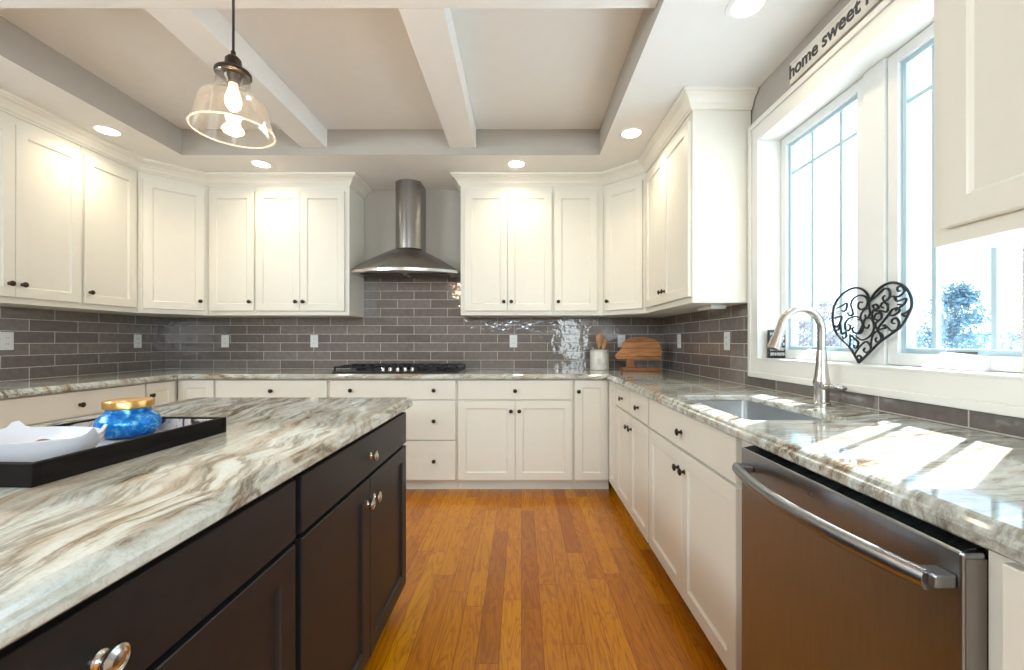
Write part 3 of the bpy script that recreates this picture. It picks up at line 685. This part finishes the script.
# ------------------------------------------------------------------ things on the sill and wall
HEART = [[(0.0029,0.2442),(-0.0106,0.2767),(-0.0411,0.3003),(-0.0823,0.3095),(-0.1308,0.2961),(-0.1717,0.2635),(-0.1879,0.221),(-0.1846,0.1769),(-0.1654,0.1326),(-0.1247,0.0953),(-0.0785,0.0626),(-0.0491,0.0311),(-0.0238,-0.0035)],
[(0.0029,0.2442),(0.0235,0.2729),(0.0536,0.2969),(0.09,0.3072),(0.1234,0.301),(0.1566,0.2811),(0.1787,0.2506),(0.1874,0.2146),(0.1769,0.1802),(0.1527,0.1406),(0.1088,0.1104),(0.0682,0.0839),(0.0326,0.0505),(0.0017,0.0216),(-0.0238,-0.0035)],
[(0.0029,0.2442),(0.0053,0.2215),(0.0112,0.1958),(-0.0006,0.1785),(-0.0096,0.1858),(-0.0105,0.1943)],
[(0.0053,0.2215),(-0.0245,0.2084),(-0.0345,0.1814),(-0.0193,0.1578),(-0.0368,0.121),(-0.0626,0.1244),(-0.0717,0.1393),(-0.0613,0.1466)],
[(-0.0802,0.2194),(-0.09,0.2409),(-0.0796,0.2637),(-0.0493,0.2752),(-0.0179,0.2661),(-0.0039,0.2448),(-0.012,0.2228),(-0.0359,0.2161),(-0.0518,0.2301),(-0.0462,0.2458),(-0.0296,0.2443)],
[(-0.1682,0.2321),(-0.1405,0.2391),(-0.1139,0.249),(-0.1116,0.2277),(-0.122,0.2152),(-0.1385,0.2206)],
[(-0.0802,0.2194),(-0.0742,0.1983),(-0.0929,0.1965),(-0.1057,0.2092)],
[(-0.0345,0.1814),(-0.0621,0.1887),(-0.0951,0.1817),(-0.1122,0.1615),(-0.1054,0.1342),(-0.0861,0.1337),(-0.0842,0.1515),(-0.0964,0.1579)],
[(-0.186,0.1895),(-0.1595,0.1912),(-0.1354,0.1929),(-0.1408,0.1688),(-0.1588,0.1479),(-0.1723,0.1577)],
[(-0.1654,0.1326),(-0.1455,0.1383),(-0.1401,0.1626),(-0.1274,0.1196),(-0.1059,0.1252),(-0.1009,0.1072),(-0.1132,0.0983),(-0.122,0.1074)],
[(-0.0785,0.0626),(-0.0776,0.0892),(-0.0786,0.1129),(-0.0562,0.098),(-0.034,0.0806),(-0.0412,0.0603),(-0.0561,0.063),(-0.0535,0.0729)],
[(-0.0497,0.1067),(-0.0195,0.0921),(0.0107,0.1005),(0.032,0.1225),(0.0345,0.1501),(0.02,0.1757),(-0.0042,0.1798),(-0.0164,0.1633),(-0.0108,0.1432),(0.0067,0.1398),(0.0121,0.1537)],
[(-0.0626,0.1244),(-0.0293,0.118),(-0.0175,0.1406),(-0.0276,0.1696),(-0.0483,0.1763)],
[(-0.0491,0.0311),(-0.0239,0.0663),(0.0021,0.0847),(0.0237,0.0726),(0.029,0.0532),(0.0099,0.0416),(-0.0047,0.0496),(0.0012,0.0599)],
[(-0.04,0.0141),(-0.0272,0.029),(-0.0122,0.021),(-0.0181,0.0105),(-0.0271,0.0147)],
[(0.0326,0.0505),(0.0285,0.0782),(0.0331,0.1114),(0.0513,0.1248),(0.0687,0.1109),(0.0724,0.092),(0.0554,0.0838),(0.0467,0.0937),(0.0525,0.1002)],
[(0.0771,0.0893),(0.0784,0.1081),(0.054,0.1302),(0.0734,0.1594),(0.0956,0.1851),(0.1118,0.2052),(0.1405,0.2108),(0.1618,0.2244),(0.1649,0.2394)],
[(0.054,0.1302),(0.0758,0.1351),(0.088,0.1374),(0.0838,0.1483),(0.0749,0.1443)],
[(0.0936,0.1426),(0.1133,0.1261),(0.1364,0.1308),(0.1431,0.1512),(0.1327,0.1698),(0.1153,0.1681),(0.1135,0.155),(0.1257,0.1519)],
[(0.0956,0.1851),(0.1197,0.1836),(0.1417,0.1978),(0.1322,0.2062),(0.1243,0.198)],
[(0.0508,0.1303),(0.0418,0.1553),(0.0655,0.176),(0.0604,0.1954),(0.0383,0.1913),(0.0333,0.175),(0.047,0.1688)],
[(0.0345,0.1501),(0.0225,0.1839),(0.0267,0.2087),(0.0489,0.2153),(0.0377,0.2299),(0.0215,0.2274),(0.0278,0.2169)],
[(0.0029,0.2442),(0.0374,0.2658),(0.0672,0.287),(0.0894,0.2816),(0.0951,0.2543),(0.0749,0.2402),(0.0644,0.2521),(0.0728,0.262)],
[(0.0269,0.2059),(0.0628,0.2033),(0.0882,0.1989),(0.0889,0.2229),(0.0691,0.2354),(0.0577,0.2228),(0.0713,0.2136)],
[(0.1132,0.2524),(0.1366,0.2526),(0.155,0.2685),(0.1418,0.2882),(0.1248,0.2851),(0.1278,0.2717),(0.1359,0.2718)],
[(0.1308,0.222),(0.1566,0.2197),(0.1649,0.2394),(0.1464,0.2386)],
[(0.0951,0.2543),(0.1132,0.2524),(0.1266,0.2354),(0.1465,0.2376)],
[(0.1856,0.2047),(0.1704,0.1907),(0.1543,0.1841),(0.1663,0.1757),(0.1723,0.183)]]
o = bpy.data.objects.new('heart_decoration', None)
o.empty_display_size = .1; COL.objects.link(o); tag(o, 'black wrought iron scrollwork heart leaning on the window', 'heart decoration')
o.location = (1.362, 1.672, sill+.0045); o.rotation_euler = (0, math.atan2(.026, .31), 0)
for i, P in enumerate(HEART):
    Q = crom([(0, -u, max(v, .0)) for u, v in P], 5); bm = bmesh.new()
    n = len(Q)
    if i < 2: tube(bm, Q, .0042, 8, flat=(1.15, 1.15)); link('outline', bm, 'iron', o, smooth=True)
    else: tube(bm, Q, [.0046-.0014*abs(2*k/(n-1)-1) for k in range(n)], 8); link('scroll', bm, 'iron', o, smooth=True)
# black sign on the sill
r = empty('sill_sign', 'small black square sign with white lettering on the window sill', 'sign', (1.366, 2.235, sill+.001), 0)
link('board', bxm(-.048, .048, 0, .018, 0, .150, bev=.002), 'black', r)
bm = bmesh.new(); rnd = random.Random(3)
for z, h, n in ((.122, .014, 6), (.095, .016, 5), (.068, .014, 6), (.040, .016, 6), (.014, .016, 8)):
    x = -.040
    while x < .036:
        wd = rnd.uniform(.004, .009)
        box(bm, x, x+.0022, -.0012, -.0003, z, z+h)
        if rnd.random() < .7: box(bm, x+.0022, x+wd, -.0012, -.0003, z+h-.0025, z+h)
        if rnd.random() < .6: box(bm, x+.0022, x+wd, -.0012, -.0003, z+h/2-.001, z+h/2+.0012)
        if rnd.random() < .6: box(bm, x+wd-.0012, x+wd+.001, -.0012, -.0003, z, z+h)
        x += wd+rnd.uniform(.003, .006)
link('lettering', bm, 'plate', r)
# wooden sign on the window head
r = empty('wooden_sign', 'long whitewashed wooden sign lettered home sweet home above the window', 'sign', (XR-.004, 1.66, WZ1+.0985), 0)
link('board', bxm(-.026, .0055, -.335, .322, .010, .112, bev=.002), 'signwood', r)
for word, y_left, width in (('home', 1.982, .188), ('sweet', 1.768, .200), ('home', 1.543, .188)):
    cu = bpy.data.curves.new('lettering', 'FONT'); cu.body = word; cu.size = .098; cu.extrude = .0012; cu.offset = .0016
    tmp = bpy.data.objects.new('tmp', cu); COL.objects.link(tmp); bpy.context.view_layer.update()
    me = bpy.data.meshes.new_from_object(tmp.evaluated_get(bpy.context.evaluated_depsgraph_get())); bpy.data.objects.remove(tmp)
    me.materials.clear(); me.materials.append(M['slot'])
    xs = [v.co.x for v in me.vertices]; sc = width/(max(xs)-min(xs)); x0 = min(xs)
    for v in me.vertices: v.co = Vector((-.0275-v.co.z, y_left-1.66-(v.co.x-x0)*sc, v.co.y*.88+.036))
    o = bpy.data.objects.new('lettering', me); COL.objects.link(o); o.parent = r

# ------------------------------------------------------------------ crock, cutting board
r = empty('utensil_crock', 'white stoneware crock holding wooden spoons in the back corner', 'crock', (.690, 3.715, .9155))
bm = bmesh.new(); lathe(bm, [(0, 0), (.078, 0), (.083, .006), (.084, .150), (.080, .158), (.080, .166), (.083, .170), (.083, .176), (.076, .178), (.074, .172), (.074, .012), (0, .012)], 32); link('pot', bm, 'crockery', r, smooth=True)
bm = bmesh.new(); box(bm, -.03, .03, -.0885, -.0845, .06, .10, bev=.001); link('embossed_tag', bm, 'crockery', r)
for k, (bx, by, tx, ty, L_, hw, lb) in enumerate(((-.016, .01, .004, -.005, .315, .034, 'wide wooden turner with slanted end in the white crock'),
                                     (.02, .02, .050, .01, .275, .024, 'wooden spoon leaning right in the white crock'))):
    o_ = Vector((.690+bx, 3.715+by, .9285)); tip = o_+Vector((tx-bx, ty-by, L_-.012))
    bm = bmesh.new(); d = (tip-o_); n = 14; P = [o_+d*(i/n) for i in range(n+1)]
    R = [.006 if i/n < .6 else .006+(hw-.006)*math.sin(min(1, (i/n-.6)/.25)*PI/2) for i in range(n+1)]; R[-1] = hw*.45
    for i, p in enumerate(P): pass
    tube(bm, P, R, 12, flat=(1, 1)); 
    for v in bm.verts:                           # flatten the blade
        t = (v.co-o_).dot(d)/d.length_squared; c = o_+d*t; off = v.co-c
        if t > .55: off.y *= max(.22, 1-(t-.55)*4); v.co = c+off
    tag(link('wooden_utensil', bm, 'spoonwood', smooth=True), lb, 'utensil', 'wooden utensils in the crock')
r = empty('cutting_board_stand', 'rounded acacia cutting board on a low stand in the back right corner', 'cutting board', (.972, 3.50, .9155))
poly = [(p.x, p.y) for p in crom([(-.176, .1045, 0), (-.186, .118, 0), (-.184, .1405, 0), (-.134, .190, 0), (-.116, .243, 0), (-.045, .278, 0), (.045, .287, 0), (.135, .273, 0), (.180, .235, 0), (.196, .163, 0), (.187, .098, 0)], 5)]
def plate_xz(bm, pts, y0, y1):
    A = [bm.verts.new((x, y0, z)) for x, z in pts]; B = [bm.verts.new((x, y1, z)) for x, z in pts]
    fa = bm.faces.new(A); fb = bm.faces.new(B[::-1]); n = len(pts)
    for i in range(n): bm.faces.new((A[i], B[i], B[(i+1) % n], A[(i+1) % n]))
    bmesh.ops.triangulate(bm, faces=[fa, fb])
bm = bmesh.new(); plate_xz(bm, poly, -.012, .012)
bd = link('board', bm, 'boards', r)
for v in bd.data.vertices: v.co.y += (v.co.z-.1)*.22
link('foot', bxm(-.140, .176, -.045, .045, 0, .034, bev=.004), 'acacia_dark', r)
link('support', bxm(-.098, -.035, -.012, .020, .0345, .112, bev=.002), 'acacia_dark', r)
link('back_rest', bxm(-.085, -.045, .026, .040, .0345, .20, bev=.002), 'acacia_dark', r)

# ------------------------------------------------------------------ tray with dish and jar on the island
TX, TY = -.996, .945
r = empty('serving_tray', 'black rectangular wooden serving tray with printed floor on the island', 'tray', (TX, TY, .9155), math.radians(-2.4))
hx, hy, th = .172, .223, .012
link('floor_panel', bxm(-hx+th, hx-th, -hy+th, hy-th, 0, .006), 'traypic', r)
for q in ((-hx, hx, -hy, -hy+th), (-hx, hx, hy-th, hy), (-hx, -hx+th, -hy+th, hy-th), (hx-th, hx, -hy+th, hy-th)): link('rim', bxm(*q, 0, .041, bev=.0015), 'traywood', r)
link('liner', bxm(-hx+th+.001, hx-th-.001, hy-th-.0012, hy-th-.0002, .0065, .037), 'traypic', r)
link('liner', bxm(-hx+th+.0002, -hx+th+.0012, -hy+th+.001, hy-th-.0015, .0065, .037), 'traypic', r)
r = empty('candle_jar', 'round blue mercury glass candle jar with gold lid on the tray', 'jar', (-1.012, 1.083, .9222))
bm = bmesh.new(); lathe(bm, [(0, .001), (.044, .001), (.054, .006), (.063, .020), (.0655, .034), (.062, .048), (.052, .058), (.046, .063), (.045, .072), (0, .072)], 36); link('glass', bm, 'blue', r, smooth=True)
bm = bmesh.new(); lathe(bm, [(0, .0725), (.049, .0725), (.051, .075), (.051, .090), (.0495, .093), (.046, .094), (0, .0945)], 36); link('lid', bm, 'gold', r, smooth=True)
# oval white dish with four raised tips
DX, DY = -.995, .842
r = empty('white_dish', 'white glazed oval dish with raised pointed tips on the black tray', 'dish', (DX, DY, .9222))
bm = bmesh.new(); N = 72; rings = []
def tip(a):
    return sum(math.exp(-((((a-c+PI) % (2*PI))-PI)/.10)**2) for c in (math.radians(-4), math.radians(22), math.radians(132), math.radians(176), math.radians(204)))
prof = [(.0, .001, 0), (.55, .001, 0), (.70, .006, 0), (.86, .022, 0), (.97, .045, .3), (1.0, .062, 1), (.955, .063, 1), (.90, .048, .3), (.78, .026, 0), (.6, .012, 0), (0, .010, 0)]
for s_, z, k in prof:
    if s_ == 0: rings.append([bm.verts.new((0, 0, z))]); continue
    R_ = []
    for i in range(N):
        a = 2*PI*i/N; rx, ry = .138, .084; q = 1+.055*k*min(1, tip(a))
        R_.append(bm.verts.new((rx*s_*q*math.cos(a), ry*s_*q*math.sin(a), z*.90+.017*k*min(1, tip(a)))))
    rings.append(R_)
for A, B in zip(rings, rings[1:]):
    for i in range(N):
        j = (i+1) % N
        if len(A) == 1: bm.faces.new((A[0], B[i], B[j]))
        elif len(B) == 1: bm.faces.new((A[i], B[0], A[j]))
        else: bm.faces.new((A[i], B[i], B[j], A[j]))
link('bowl', bm, 'ceramic', r, smooth=True)
bm = bmesh.new(); bmesh.ops.create_icosphere(bm, subdivisions=3, radius=1)
rnd = random.Random(5)
for v in bm.verts: v.co = Vector((v.co.x*.024, v.co.y*.018, v.co.z*.014))*(1+.12*math.sin(5*v.co.x+3*v.co.z)); v.co += Vector((DX+.025, DY+.010, .9222+.0295))
tag(link('stone', bm, 'stone', smooth=True), 'small reddish brown stone lying in the white dish', 'stone')

# ------------------------------------------------------------------ pendant lamp and downlights
PX, PY = -.967, 1.41
r = empty('pendant_lamp', 'clear glass pendant lamp on a black cord above the island', 'pendant lamp', (PX, PY, ZT+.002))
h = ZT+.002
bm = bmesh.new(); lathe(bm, [(0, -.0), (.06, -.0), (.06, -.018), (.05, -.024), (0, -.024)], 28); link('canopy', bm, 'bronze', r, smooth=True)
bm = bmesh.new(); tube(bm, [(0, 0, -.0245), (0, 0, -.3), (0, 0, 2.138-h)], .0040, 10); link('cord', bm, 'black', r, smooth=True)
Z = lambda z: z-h
bm = bmesh.new(); lathe(bm, [(0, Z(2.138)), (.007, Z(2.138)), (.008, Z(2.124)), (.016, Z(2.120)), (.024, Z(2.110)), (.026, Z(2.080)), (.030, Z(2.074)), (.050, Z(2.072)), (.054, Z(2.067)), (.054, Z(2.058)), (.050, Z(2.056)), (.028, Z(2.056)), (.020, Z(2.030)), (0, Z(2.030))], 28)
link('socket', bm, 'bronze', r, smooth=True)
gp = [(.0515, 2.0555), (.0495, 2.048), (.0505, 2.030), (.055, 2.008), (.061, 1.992), (.074, 1.982), (.090, 1.974), (.0985, 1.962), (.104, 1.935), (.1195, 1.880), (.1225, 1.872)]
gi = [(a-.0028, b) for a, b in gp][::-1]; gi[0] = (.1197, 1.8715)
bm = bmesh.new(); lathe(bm, [(a, Z(b)) for a, b in gp+gi+gp[:1]], 40); sh = link('shade', bm, 'lampglass', r, smooth=True)
bm = bmesh.new(); lathe(bm, [(.1216+.0030*math.cos(a*PI/4), Z(1.8705)+.0030*math.sin(a*PI/4)) for a in range(9)], 48); link('rim', bm, 'glassedge', sh, smooth=True)
bm = bmesh.new(); lathe(bm, [(0, Z(2.0295)), (.013, Z(2.0295)), (.015, Z(2.012)), (.021, Z(1.992)), (.025, Z(1.972)), (.022, Z(1.954)), (.012, Z(1.942)), (0, Z(1.938))], 24); link('bulb', bm, 'bulb', r, smooth=True)
pl = bpy.data.lights.new('pendant_light', 'POINT'); pl.energy = 5; pl.color = (1, .72, .45); pl.shadow_soft_size = .03
po = bpy.data.objects.new('pendant_light', pl); COL.objects.link(po); po.location = (PX, PY, 1.905)

GD = 'recessed ceiling lights'
for x, y, lb in ((-2.737, 2.777, 'recessed ceiling light over the left wall cabinets'), (-2.043, 3.30, 'recessed ceiling light in front of the cabinets left of the hood'),
                 (-.04, 3.30, 'recessed ceiling light in front of the cabinets right of the hood'), (.736, 2.81, 'recessed ceiling light near the back right corner cabinet'),
                 (.937, 1.741, 'recessed ceiling light near the window, at the top edge of the picture')):
    r = empty('ceiling_light', lb, 'ceiling light', (x, y, ZS-.0003), 0, GD)
    bm = bmesh.new(); lathe(bm, [(.064, 0), (.084, 0), (.082, -.004), (.067, -.006), (.062, -.004), (.060, -.0005), (.064, 0)], 36); link('trim_ring', bm, 'plate', r, smooth=True)
    bm = bmesh.new(); lathe(bm, [(0, -.0008), (.0595, -.0008), (.0595, -.0028), (0, -.0030)], 36); link('lens', bm, 'lens', r)
    sp = bpy.data.lights.new('downlight', 'SPOT'); sp.energy = 11; sp.color = (1, .84, .60); sp.spot_size = math.radians(150); sp.spot_blend = 1; sp.shadow_soft_size = .06
    q = bpy.data.objects.new('downlight', sp); COL.objects.link(q); q.location = (x, y, ZS-.03)

# ------------------------------------------------------------------ outlets and under-cabinet light
GO = 'white wall outlets'
def outlet(loc, rz, lb, mat='plate'):
    r = empty('wall_outlet', lb, 'outlet', loc, rz, GO)
    link('cover_plate', bxm(-.035, .035, -.006, -.0004, -.057, .057, bev=.002), 'plate', r)
    for z in (-.020, .020):
        s = link('receptacle', bxm(-.016, .016, -.0078, -.0062, z-.0145, z+.0145, bev=.0007), 'plate', r)
        bm = bmesh.new(); box(bm, -.007, -.005, -.0084, -.0079, z-.003, z+.006); box(bm, .005, .007, -.0084, -.0079, z-.003, z+.006); link('slot', bm, 'slot', s)
oz = 1.168; px = lambda x: (x-521)*YB/420
outlet((px(225), YB, oz), 0, 'white outlet on the back wall below the single-door cabinet, left of the hood')
outlet((px(314), YB, oz), 0, 'white outlet on the back wall just left of the cooktop')
outlet((px(513), YB, oz), 0, 'white outlet on the back wall to the right of the cooktop')
outlet((px(621), YB, oz), 0, 'outlet partly hidden behind the cutting board in the back corner')
outlet((XL, 3.272*420/(521-137), oz), PI/2, 'white outlet on the left wall near the back corner')
outlet((XL, 3.272*420/(521-6), oz), PI/2, 'white outlet on the left wall at the edge of the picture')
outlet((XR, 1.297*420/(679-521), oz), -PI/2, 'white outlet on the right wall behind the cutting board corner')
outlet((XR, 1.297*420/(727-521), oz), -PI/2, 'white outlet on the right wall beside the window')
r = empty('under_cabinet_light', 'small white light bar under the wall cabinet beside the window', 'cabinet light', (1.175, 2.60, UZ0-.0006), 0)
link('housing', bxm(-.045, .045, -.10, .10, -.022, 0, bev=.003), 'plate', r)
link('diffuser', bxm(-.036, .036, -.09, .09, -.0245, -.0222), 'ceramic', r)

# ------------------------------------------------------------------ outdoors
GZ = -.9
o = struct('ground_outside', bxm(XR+.6, 90, -40, 120, GZ-.2, GZ), 'snow', 'pale frosted field outside the window')
def tree(name, lb, cat, x, y, H, spread, mat, seed, conifer, leaves, lsz, grp='trees beyond the window'):
    rnd = random.Random(seed); r = empty(name, lb, cat, (x, y, GZ), rnd.uniform(0, 6), grp)
    bm = bmesh.new(); tube(bm, crom([(0, 0, -.05), (.05*H*.1, 0, H*.3), (0, .02*H, H*.6), (0, 0, H*.95)], 4), [H*.022*(1-.9*k/12) for k in range(13)], 8)
    ends = []
    for k in range(46 if conifer else 60):
        t = rnd.uniform(.18, .95); a = rnd.uniform(0, 2*PI); z = H*t
        L_ = spread*((1-t)**.7 if conifer else math.sin(PI*min(1, t*.9+.08)))*rnd.uniform(.7, 1.1)
        e_ = Vector((L_*math.cos(a), L_*math.sin(a), z+(H*.02 if conifer else L_*.55))); s_ = Vector((0, 0, z))
        tube(bm, [s_, (s_+e_)/2+Vector((0, 0, L_*.08)), e_], [H*.006*(1.1-t), H*.004*(1.1-t)+.004, .005], 5); ends.append((s_, e_))
    link('trunk', bm, 'bark', r)
    bm = bmesh.new()
    for k in range(leaves):
        s_, e_ = rnd.choice(ends); t = rnd.uniform(.25, 1.05); c = s_.lerp(e_, t)+Vector([rnd.gauss(0, spread*.07) for _ in range(3)])
        q = lsz*rnd.uniform(.6, 1.3); R = Matrix.Rotation(rnd.uniform(0, 6.3), 3, Vector([rnd.uniform(-1, 1) for _ in range(3)]).normalized())
        vs = [bm.verts.new(c+R@Vector(p)*q) for p in ((-1, 0, 0), (0, -.28, .05), (1, 0, 0), (0, .28, -.05))]; bm.faces.new(vs)
    f = link('foliage', bm, mat, r); f['kind'] = 'stuff'
    return r
tree('evergreen_tree', 'loose evergreen tree standing outside the right window sash', 'tree', 27.5, 26.5, 5.6, 3.3, 'needle', 1, True, 4200, .17)
tree('bare_tree', 'smaller pale tree left of the evergreen, outside the window', 'tree', 21.0, 24.6, 4.2, 1.7, 'needle', 2, False, 2000, .15)
tree('bare_tree', 'pale twiggy winter tree outside the left window sash', 'tree', 17, 23.5, 4.4, 1.8, 'twig', 3, False, 1300, .12)
tree('bare_tree', 'small twiggy tree behind the faucet, outside the left window sash', 'tree', 14.5, 21.5, 3.2, 1.1, 'twig', 4, False, 1000, .12)
tree('bare_tree', 'slender pale tree at the right end of the hedge outside', 'tree', 27, 22.0, 3.0, 1.1, 'twig', 5, False, 900, .12)
bm = bmesh.new(); rnd = random.Random(9)
for k in range(9000):
    t = rnd.random(); a = Vector((18, 42, 0)).lerp(Vector((52, 28, 0)), t)
    c = a+Vector((rnd.gauss(0, .6), rnd.gauss(0, .6), GZ+2.7*rnd.random()**.8)); q = .16*rnd.uniform(.6, 1.4)
    R = Matrix.Rotation(rnd.uniform(0, 6.3), 3, Vector([rnd.uniform(-1, 1) for _ in range(3)]).normalized())
    bm.faces.new([bm.verts.new(c+R@Vector(p)*q) for p in ((-1, 0, 0), (0, -.4, .05), (1, 0, 0), (0, .4, -.05))])
o = link('hedgerow', bm, 'hedge'); tag(o, 'low hedgerow along the far edge of the field, haze put into its colour', 'hedge', None, 'stuff')
